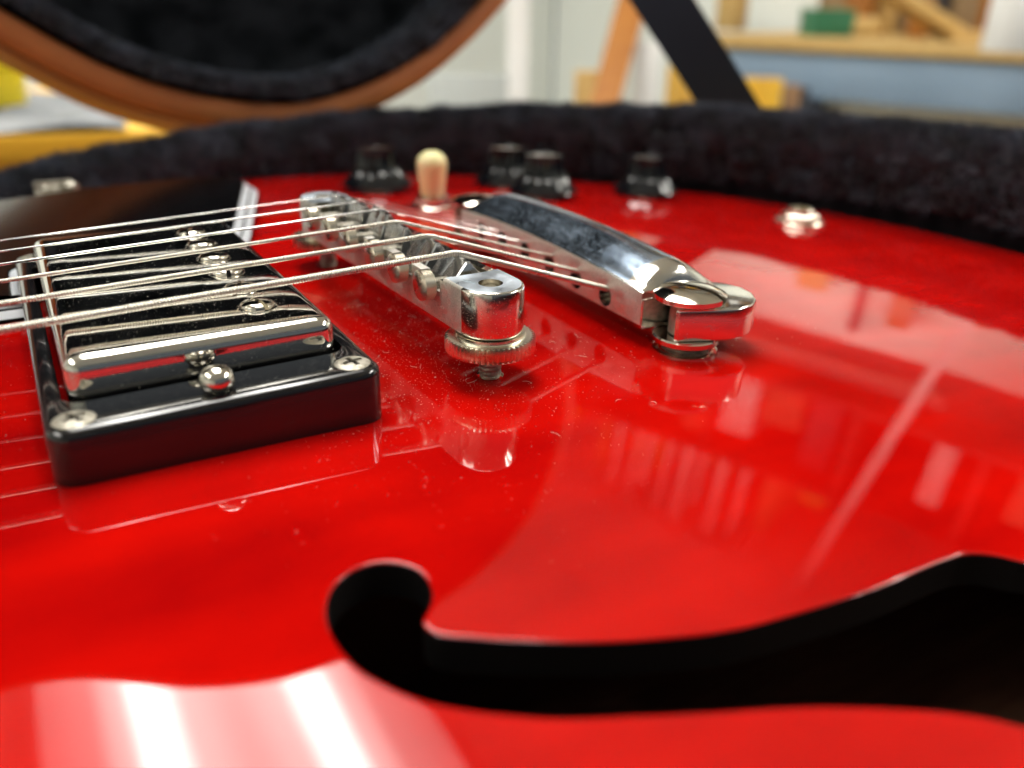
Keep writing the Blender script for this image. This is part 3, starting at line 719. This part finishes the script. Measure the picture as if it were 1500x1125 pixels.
tag(fast_mesh('lid_pile', V, F, M['pile'], case, (0, YH, ZH)), None, None, kind='stuff')
# black webbing stay between lid and lower shell
A = at_d(1082, 178, 392); B = at_d(890, -120, 372)
ax = (B-A)/np.linalg.norm(B-A); sd = np.cross(ax, np.array([.35, .9, .25])); sd /= np.linalg.norm(sd); nr = np.cross(sd, ax)
lp = []
for t in np.linspace(0, 1, 14):
    c = A+(B-A)*t-nr*1.5*math.sin(math.pi*t)*4
    lp.append([tuple(c+sd*a*11.5+nr*b*.75) for a, b in ((-1, -1), (1, -1), (1, 1), (-1, 1))])
part('lid_strap', loft(lp, True, True, True), M['web'], case, tuple(A), smooth=False)

# table the case lies on
tb = empty('work_table', (20, 20, FLOOR), 'plain wooden work table carrying the open guitar case', 'table')
part('table_top', box((20, 20, -142.5), (760, 640, 40), 3), M['pine'], tb, (20, 20, -160))
for sx in (-1, 1):
    for sy in (-1, 1): part('leg', box((20+sx*330, 20+sy*270, (FLOOR-163)/2), (60, 60, -163-FLOOR), 3), M['pine'], tb, (20+sx*330, 20+sy*270, FLOOR))

# ================================================================== WORKSHOP BEHIND (out of focus)
BT = -12.
wb = empty('workbench', tuple(room(2300, -200, FLOOR)), 'long workbench with pale wooden top and blue-grey steel front rail', 'workbench')
for k, (w0, w1) in enumerate(((-1500, -702), (-700, 98), (100, 960))):
    part('bench_board', rbox(1985, 2635, w0, w1, BT-30, BT, 2), M['pine'], wb, tuple(room(2300, w0, BT-30)))
part('front_rail', rbox(2000, 2040, -1490, 950, BT-136, BT-31, 4), M['steelblue'], wb, tuple(room(2020, 0, BT-136)))
for w_ in (-1440, -250, 900):
    for u_ in (2070, 2600): part('leg', rbox(u_-28, u_+28, w_-28, w_+28, FLOOR, BT-31, 3), M['steelblue'], wb, tuple(room(u_, w_, FLOOR)))
part('lower_shelf', rbox(2050, 2620, -1400, 880, -700, -670, 2), M['pine'], wb, tuple(room(2300, 0, -700)))
def base(u, v, z=BT): return at_z(u, v, z)
def pxmm(P): return ((np.array(P)-CAM) @ FW)/FPX           # millimetres per photo pixel at that depth
def thing(name, vf, m, label, cat, org, group=None, smooth=35): return tag(part(name, vf, m, None, org, smooth), label, cat, group)
# things on the bench
def bench_item(u, v, upx, hpx, depth_mm):
    P = base(u, v); k = pxmm(P); return P, upx*k, hpx*k, depth_mm
P, W_, H_, D_ = bench_item(1229, 54, 62, 37, 90)
gb = empty('box', tuple(P), 'small green box standing on the pale bench top beside a wooden ramp', 'box')
part('box_base', box(P+[0, D_/2, H_*.36], (W_, D_, H_*.72), 2, rz=-.5), M['green'], gb, tuple(P)); part('box_lid', box(P+[0, D_/2, H_*.86], (W_+3, D_+3, H_*.27), 2, rz=-.5), M['green'], gb, tuple(P))
Pb = base(1480, 77); k = pxmm(Pb)
bt = empty('bottle', tuple(Pb), 'white plastic bottle at the front edge of the pale bench top', 'bottle')
part('bottle_body', move(lathe([(44*k*.8, 0), (46*k*.8, 3), (44*k*.8, 110), (40*k*.8, 150), (22, 185), (18, 190), (18, 205)], 28), Pb+[20, 20, 0]), M['bottle'], bt, tuple(Pb))
part('bottle_cap', move(lathe([(21, 204), (21, 232), (19, 235)], 28), Pb+[20, 20, 0]), M['dark'], bt, tuple(Pb))
Pc = base(1425, 36); k = pxmm(Pc)
tub = empty('tub', tuple(Pc), 'black tub with a yellow band behind the white bottle on the bench', 'tub')
part('tub_body', move(lathe([(52, 0), (55, 20), (55, 60)], 28), Pc), M['dark'], tub, tuple(Pc)); part('tub_band', move(lathe([(56, 28), (57, 30), (57, 62), (55, 64)], 28), Pc), M['yellow'], tub, tuple(Pc)); part('tub_lid', move(lathe([(57, 64), (58, 66), (58, 82), (55, 84)], 28), Pc), M['dark'], tub, tuple(Pc))
# wooden ramp: two rails, a plank and a foot
Pr = base(1395, 60); k = pxmm(Pr); Q = Pr-RT*150*k; Q[2] = Pr[2]
rp = empty('wooden_ramp', tuple(Pr), 'pale wooden ramp sloping down to the bench top beside the green box', 'wooden jig')
d = Q-Pr; L = np.linalg.norm(d[:2])*1.12; an = math.atan2(d[1], d[0])
for s in (-1, 1):
    off = np.array([-math.sin(an), math.cos(an), 0])*s*38
    part('rail', box(Pr+d*.5+off+[0, 0, 78], (L*1.05, 16, 28), 2, rz=an, ry=-math.radians(27)), M['pine'], rp, tuple(Pr))
part('plank', box(Pr+d*.5+[0, 0, 76], (L*.96, 62, 12), 2, rz=an, ry=-math.radians(27)), M['pine'], rp, tuple(Pr))
part('foot', box(Pr+[0, 0, 11.5], (40, 96, 22), 2, rz=an), M['pine'], rp, tuple(Pr))
for j, (u, v, wp, hp, mm, lab) in enumerate(((1150, 36, 105, 60, 'ochre', 'ochre plywood block at the back of the bench beside the green box'), (1060, 44, 34, 90, 'pine', 'pale upright wood offcut standing at the end of the bench'), (1290, 44, 60, 30, 'carton', 'low brown carton behind the wooden ramp on the bench'))):
    P = base(u, v); k = pxmm(P); n_ = ('wood_block', 'wood_offcut', 'carton')[j]
    thing(n_, box(P+UX*40+[0, 0, hp*k/2+.2], (70, wp*k, hp*k), 3, rz=RZ), M[mm], lab, ('block', 'offcut', 'carton')[j], tuple(P))
# things standing under the bench and by the back wall
def standing(name, u0, u1, vt, depth, m, label, cat, thick=30, ztop=None, lean=0.):
    Pt = at_d((u0+u1)/2, vt, depth); W_ = (u1-u0)*depth/FPX; zt_ = Pt[2] if ztop is None else ztop
    H_ = zt_-FLOOR
    return thing(name, box((Pt[0], Pt[1], FLOOR+H_/2), (W_, thick, H_-.5), 3, rz=-math.radians(YAW), ry=lean), m, label, cat, (Pt[0], Pt[1], FLOOR))
standing('board', 843, 902, 104, 1500, M['pine'], 'pale pine board standing on end beside the amber plank', 'board')
standing('door_post', 744, 776, 0, 1900, M['pole'], 'white painted post standing in front of the back wall', 'post', 45, ztop=1400)
standing('board', 932, 968, 60, 1480, M['bottle'], 'white board standing between amber plank and black strap', 'board', 30)
standing('panel', 628, 744, 108, 1800, mat('grey_panel', (.42, .45, .44), .6), 'pale grey panel leaning against the back wall beside the white post', 'panel', 20)
# amber plank leaning on the wall
a0 = at_d(880, 175, 1380); a1 = at_d(938, -40, 1500); dd = (a1-a0)/(a1-a0)[2]
bot = a0+dd*(FLOOR-a0[2]); top = a0+dd*(330-a0[2])
sdv = RT; fr = np.cross(dd/np.linalg.norm(dd), sdv)
lp = [[tuple(c+sdv*a*wd+fr*b*12) for a, b in ((-1, -1), (1, -1), (1, 1), (-1, 1))] for c, wd in ((bot, 22), (a0, 23), (a0*.5+a1*.5, 25), (top, 27))]
thing('plank', loft(lp, True, True, True), M['amber'], 'amber stained plank leaning up the white back wall', 'plank', tuple(bot), smooth=False)
# slatted crate and blocks under the bench end
P0 = at_d(1005, 98, 1700); cr_ = empty('slatted_crate', (P0[0], P0[1], FLOOR), 'ochre slatted crate standing at the end of the workbench', 'crate')
for j in range(5):
    c = P0+RT*(j-2)*14.5
    part('slat', box((c[0], c[1], (P0[2]+FLOOR)/2), (11.5, 14, P0[2]-FLOOR), 1, rz=-math.radians(YAW)), M['ochre'], cr_, (c[0], c[1], FLOOR))
for zz in (P0[2]-140, P0[2]-600): part('crossbar', box((P0[0]+FW[0]*14, P0[1]+FW[1]*14, zz), (72, 13, 40), 1, rz=-math.radians(YAW)), M['ochre'], cr_, (P0[0], P0[1], zz))
standing('board', 1092, 1146, 114, 1900, M['ochre'], 'ochre board standing upright under the bench end', 'board', 30)
standing('board', 1150, 1172, 124, 1950, M['carton'], 'narrow brown board standing upright under the bench', 'board', 30)
standing('instrument_case', 1168, 1206, 128, 2050, M['dark'], 'slim black case standing under the blue-grey bench rail', 'case', 40)
# low bench on the left with cloth and yellow tubs
LB0, LB1 = np.array([-420., 735.]), np.array([262., 655.]); lt = -52.
e = (LB1-LB0)/np.linalg.norm(LB1-LB0); nrm_ = np.array([-e[1], e[0]]); la = math.atan2(e[1], e[0]); Lb = np.linalg.norm(LB1-LB0)
lb = empty('cabinet', (*((LB0+LB1)/2+nrm_*200), FLOOR), 'ochre plywood cabinet behind the case with a grey cloth on top', 'cabinet')
def lbox(s0, s1, t0, t1, z0, z1, bev=2):
    c = LB0+e*(s0+s1)/2+nrm_*(t0+t1)/2; return box((c[0], c[1], (z0+z1)/2), (s1-s0, t1-t0, z1-z0), bev, 2, la)
sj = 478.
part('cabinet_top', lbox(0, Lb, -8, 420, lt-22, lt), M['ochre'], lb, (*LB0, lt-22))
part('front_panel', lbox(0, sj-2, 0, 20, FLOOR, lt-23), M['ochre'], lb, (*LB0, FLOOR)); part('front_panel', lbox(sj+4, Lb, 0, 20, FLOOR, lt-23), M['ochre'], lb, (*LB1, FLOOR))
part('side_panel', lbox(Lb-22, Lb, 22, 415, FLOOR, lt-23), M['ochre'], lb, (*LB1, FLOOR)); part('side_panel', lbox(0, 22, 22, 415, FLOOR, lt-23), M['ochre'], lb, (*LB0, FLOOR))
part('gap_shade', lbox(sj-2, sj+4, 6, 20, FLOOR, lt-23, 0), M['dark'], lb, (*LB0, FLOOR))  # dark strip painted in for the shade between the front panels
# crumpled grey cloth on it
gx = np.linspace(150, 455, 40); gy = np.linspace(-6, 300, 30); V = []
for a in gx:
    for b in gy:
        c = LB0+e*a+nrm_*b; V.append((c[0], c[1], lt+4+3.0*math.sin(a*.05+b*.03)*math.cos(b*.06)+6*math.exp(-((b-150)/90)**2)*(1+math.sin(a*.09))))
Fq = [(i*30+j, (i+1)*30+j, (i+1)*30+j+1, i*30+j+1) for i in range(39) for j in range(29)]
n0 = len(V); V2 = [(x, y, lt+.6) for x, y, z in V]; Fq2 = [tuple(n0+q for q in f[::-1]) for f in Fq]
thing('cloth', (V+V2, Fq+Fq2), M['greycloth'], 'rumpled grey cloth lying on the ochre cabinet', 'cloth', (*LB0, lt))
for (s_, t_, r_, h_, lab) in ((352, 110, 24, 46, 'squat yellow tub on the grey cloth next to the case lid'), (296, 165, 30, 56, 'larger yellow tub standing behind on the grey cloth')):
    c = LB0+e*s_+nrm_*t_
    yt = empty('tub', (*c, lt+12), lab, 'tub', 'yellow tubs on the cabinet')
    part('tub_body', move(lathe([(r_*.86, 0), (r_*.9, 3), (r_, h_*.7), (r_*.8, h_*.74)], 24), (*c, lt+12)), M['yellow'], yt, (*c, lt+12)); part('tub_lid', move(lathe([(r_*1.05, h_*.74), (r_*1.05, h_*.95), (r_*.9, h_)], 24), (*c, lt+12)), M['yellow'], yt, (*c, lt+12))
c = LB1-e*38+nrm_*60
thing('wood_log', move(lathe([(26, 0), (30, 6), (31, 44), (26, 56), (15, 60)], 24), (*c, lt)), M['ochre'], 'rounded ochre wood block on the end of the cabinet beside the lid', 'block', (*c, lt))

# ---- what the glossy top mirrors above the bench: shelf, boxes, planks, white pipe
sh = empty('wall_rack', tuple(room(2640, 940, 800)), 'deep dark wooden rack over the workbench, mirrored in the red top', 'rack')
M['rackwood'] = mat('dark_rack_wood', (.07, .03, .013), .6, noise=(8, (.045, .02, .009), (1, 6, 1)))
part('back_panel', rbox(2622, 2646, -300, 1560, 790, 1470, 2), M['rackwood'], sh, tuple(room(2640, 940, 790)))
for z_ in (790, 1120): part('shelf_board', rbox(1950, 2620, -300, 1560, z_, z_+22, 2), M['rackwood'], sh, tuple(room(2300, 940, z_)))
for w_ in (-289, 20, 341, 745, 1150, 1549): part('upright', rbox(1962, 2618, w_-10, w_+10, 813, 1119, 2), M['rackwood'], sh, tuple(room(2300, w_, 813)))
RB = [(380, 470, 260, 'dark', 'tall black storage box at the open end of the dark rack'), (485, 600, 150, 'carton', 'low brown carton next to the tall black box in the rack'), (620, 720, 230, 'bottle', 'white storage box against the rack upright'),
      (770, 840, 270, 'carton', 'slim tall brown carton in the middle bay of the rack'), (870, 1010, 110, 'ochre', 'low ochre box in the middle bay of the rack'), (1030, 1130, 240, 'dark', 'black storage box in the middle bay beside the low ochre box'),
      (1180, 1330, 180, 'amber', 'wide amber box in the bay of the rack nearest the back wall'), (1360, 1500, 250, 'dark', 'wide black box in the bay of the rack nearest the back wall')]
for w0, w1, h_, mm, lab in RB: thing('storage_box', rbox(1985, 2350, w0, w1, 813, 813+h_, 4), M[mm], lab, 'box', tuple(room(2160, (w0+w1)/2, 813)), 'boxes in the dark rack')
WS = [(360, 430, 60, 'ochre', 'low ochre offcut on top of the dark rack above the tall black box'), (500, 540, 240, 'pine', 'tall thin pale offcut on top of the dark rack above the brown carton'), (640, 760, 80, 'pine', 'wide pale offcut on top of the dark rack above the white box'),
      (880, 990, 150, 'ochre', 'thick ochre offcut on top of the dark rack above the low ochre box'), (1090, 1130, 230, 'pine', 'narrow pale offcut on top of the dark rack above the black box'), (1240, 1370, 90, 'ochre', 'wide ochre offcut on top of the dark rack above the amber box')]
for j, (w0, w1, h_, mm, lab) in enumerate(WS):
    thing('wood_offcut', rbox(1990+(j % 3)*20, 2500, w0, w1, 1143, 1143+h_, 2), M[mm], lab, 'wood offcut', tuple(room(2250, (w0+w1)/2, 1143)), 'wood offcuts on the dark rack')
pa, pb = room(1835, -60, FLOOR), room(1912, 335, 1488)
thing('white_pole', tube([pa+(pb-pa)*t for t in np.linspace(0, 1, 12)], 13, 16), M['pole'], 'long white pole leaning against the dark rack over the workbench', 'pole', tuple(pa), smooth=True)
for j, (w0, w1, z0, z1, mm, lab) in enumerate(((-270, -60, 813, 990, 'carton', 'broad brown carton beside the leaning white pole in the rack'), (84, 140, 813, 1040, 'bottle', 'upright white box behind the leaning white pole in the rack'))):
    thing('storage_box', rbox(1985, 2350, w0, w1, z0, z1, 4), M[mm], lab, 'box', tuple(room(2160, (w0+w1)/2, z0)), 'boxes in the dark rack')
tl = room(2180, 650, 768); to = strip_light('added_wall_light', tl[0], tl[1], tl[2], 60, 900, 5.5)  # lamp added to brighten the wall that the red top mirrors
to.rotation_euler = Matrix((( *WX, ), ( *np.cross(UX, WX), ), ( *UX, ))).transposed().to_euler()
_d = (UX*.86-np.array([0, 0, .5])); _d /= np.linalg.norm(_d); _x = np.cross(WX, -_d)
to.rotation_euler = Matrix((tuple(_x), tuple(WX), tuple(-_d))).transposed().to_euler()
tk = empty('added_wall_light', tuple(room(2160, 650, 789)), 'slim white lamp added under the dark rack to brighten the wall', 'lamp')
part('housing', rbox(2140, 2164, 190, 1110, 735, 788, 4), M['housing'], tk, tuple(room(2152, 650, 788)))
part('hood', rbox(2165, 2215, 190, 1110, 780, 788, 2), M['housing'], tk, tuple(room(2190, 650, 788)))
for j in range(8):
    w0 = 575+j*62+(j % 3)*9
    thing('slat', rbox(1953+(j % 2)*14, 1965+(j % 2)*14, w0, w0+(22, 34, 16, 40, 20, 30, 18, 26)[j], 1143, 1143+(250, 300, 210, 320, 280, 230, 310, 260)[j], 1), M['bottle'], 'thin white slat standing upright along the front of the dark rack', 'slat', tuple(room(1906, w0, 1143)), 'white slats standing on the dark rack')
for u_, w0, w1, zt_, mm, lab in ((2560, 410, 480, 640, 'amber', 'tall amber board standing on the bench against the backboard'), (2566, 560, 590, 720, 'dark', 'narrow black batten standing on the bench against the backboard'), (2556, 690, 790, 560, 'pine', 'wide pale board standing on the bench against the backboard'), (2562, 200, 260, 520, 'carton', 'brown board standing on the bench beside the leaning pole')):
    thing('board', rbox(u_, u_+16, w0, w1, BT+.3, zt_, 2), M[mm], lab, 'board', tuple(room(u_, (w0+w1)/2, BT)))
# backboard of the bench and more clutter on it
thing('backboard', rbox(2600, 2640, -1400, 930, BT+.5, 190, 3), mat('brown_backboard', (.30, .20, .10), .6, noise=(9, (.22, .14, .07), (1, 6, 1))), 'brown wooden backboard standing along the rear of the workbench', 'board', tuple(room(2620, -200, BT)))
CL = [(2300, 560, 70, 40, 90, 'amber', 'amber wood block near the backboard behind the green box'), (2420, 300, 120, 60, 140, 'dark', 'dark tool box standing against the backboard'), (2380, 60, 80, 50, 60, 'pine', 'low pale wood block near the backboard behind the ramp'),
      (2260, 700, 60, 120, 46, 'pine', 'flat pale offcut lying beside the ochre plywood block'), (2440, 760, 70, 70, 170, 'amber', 'tall amber wood block against the backboard'), (2120, 330, 46, 150, 24, 'pine', 'thin pale strip lying on the bench in front of the tool box')]
for u_, w_, du, dw, h_, mm, lab in CL:
    thing('tool_box' if mm == 'dark' else 'wood_block', rbox(u_, u_+du, w_-dw/2, w_+dw/2, BT+.2, BT+h_, 3), M[mm], lab, 'tool box' if mm == 'dark' else 'wood block', tuple(room(u_+du/2, w_, BT)))

# ================================================================== DUST on the top round the hardware
N_ = 7000
dx = np.concatenate([rng.normal(-12, 17, N_*6//10), rng.uniform(-75, 75, N_-N_*6//10)]); dy = np.concatenate([rng.normal(-22, 22, N_*6//10), rng.uniform(-50, 45, N_-N_*6//10)])
D2 = np.stack([dx, dy], 1); ok = ~inside(D2, offset(HOLE, 2)) & ~((abs(dx+43.6) < 22.6) & (abs(dy) < 45.4)) & ~((abs(dx+150) < 23) & (abs(dy) < 46)) & ~(dy > 46)
D2 = D2[ok]; sz = rng.gamma(1.6, .014, len(D2))+.014
tet = np.array([(1, 0, -.3), (-.5, .87, -.3), (-.5, -.87, -.3), (0, 0, .7)]); V = []
Pz = arch(D2[:, 0], D2[:, 1])
PTS = [np.column_stack([D2, Pz+.02])]; SZ = [sz]
def more(P_, lo, hi): PTS.append(np.array(P_)); SZ.append(rng.uniform(lo, hi, len(P_)))
n_ = 900; yy = rng.uniform(-40, 34, n_); zz = rng.uniform(9.2, 14.6, n_); more([br(-5.42, a_, b_) for a_, b_ in zip(yy, zz)], .035, .11)          # bridge front wall
n_ = 700; more([br(rng.uniform(-3.6, 3.6), rng.uniform(-31, 31), 12.45) for _ in range(n_)], .06, .22)                                      # saddle channel
n_ = 900; more(np.column_stack([np.full(n_, 31.98), rng.uniform(-36, 36, n_), rng.uniform(3.4, 9.4, n_)]), .03, .09)                          # tailpiece face
n_ = 900; xx = rng.uniform(-64.5, -22.7, n_); yy = np.where(rng.random(n_) < .5, rng.uniform(-44, 44, n_), -44+rng.random(n_)**2*20)
more([(x_, y_, (14.07 if abs(x_+43.6) < 16 and abs(y_) < 32 else 8.5+.5*(x_+65.6)/44)) for x_, y_ in zip(xx, yy) if (abs(x_+43.6) < 16 and abs(y_) < 32) or abs(x_+43.6) > 19.9 or abs(y_) > 36.6], .018, .06)
D3 = np.vstack(PTS); sz = np.concatenate(SZ)
an = rng.uniform(0, 6.3, len(D3)); el = rng.uniform(.6, 2.0, len(D3))
T = tet[None]*sz[:, None, None]; T[..., 0] *= el[:, None]; c_, s_ = np.cos(an)[:, None], np.sin(an)[:, None]
T = np.stack([T[..., 0]*c_-T[..., 1]*s_, T[..., 0]*s_+T[..., 1]*c_, T[..., 2]], -1)+D3[:, None, :]
F = (np.arange(len(D3))[:, None, None]*4+np.array([(0, 2, 1), (0, 1, 3), (1, 2, 3), (2, 0, 3)])[None]).reshape(-1, 3)
Vd = T.reshape(-1, 3); FV, FF = [], []
for _ in range(46):                              # lint fibres
    x_, y_ = rng.normal(-8, 20), rng.normal(-26, 18)
    if (abs(x_+43.6) < 24 and abs(y_) < 48) or inside(np.array([[x_, y_]]), offset(HOLE, 3))[0]: continue
    a_ = rng.uniform(0, 6.3); cv = rng.normal(0, .5); ln = rng.uniform(.25, .6); q = np.array([x_, y_]); n0 = len(Vd)+len(FV)
    for k in range(6):
        nv = np.array([-math.sin(a_), math.cos(a_)])*.018; z_ = float(arch(*q))+.03+.05*math.sin(k)
        FV += [(*(q-nv), z_), (*(q+nv), z_+.02)]; q = q+ln*np.array([math.cos(a_), math.sin(a_)]); a_ += cv
        if k: b_ = n0+2*(k-1); FF += [(b_, b_+2, b_+1), (b_+1, b_+2, b_+3)]
Vd = np.vstack([Vd, FV]); F = np.vstack([F, FF])
tag(fast_mesh('dust', Vd, F, M['dust'], None, (0, 0, 0)), 'fine pale dust specks scattered over the red guitar top', 'dust', kind='stuff')
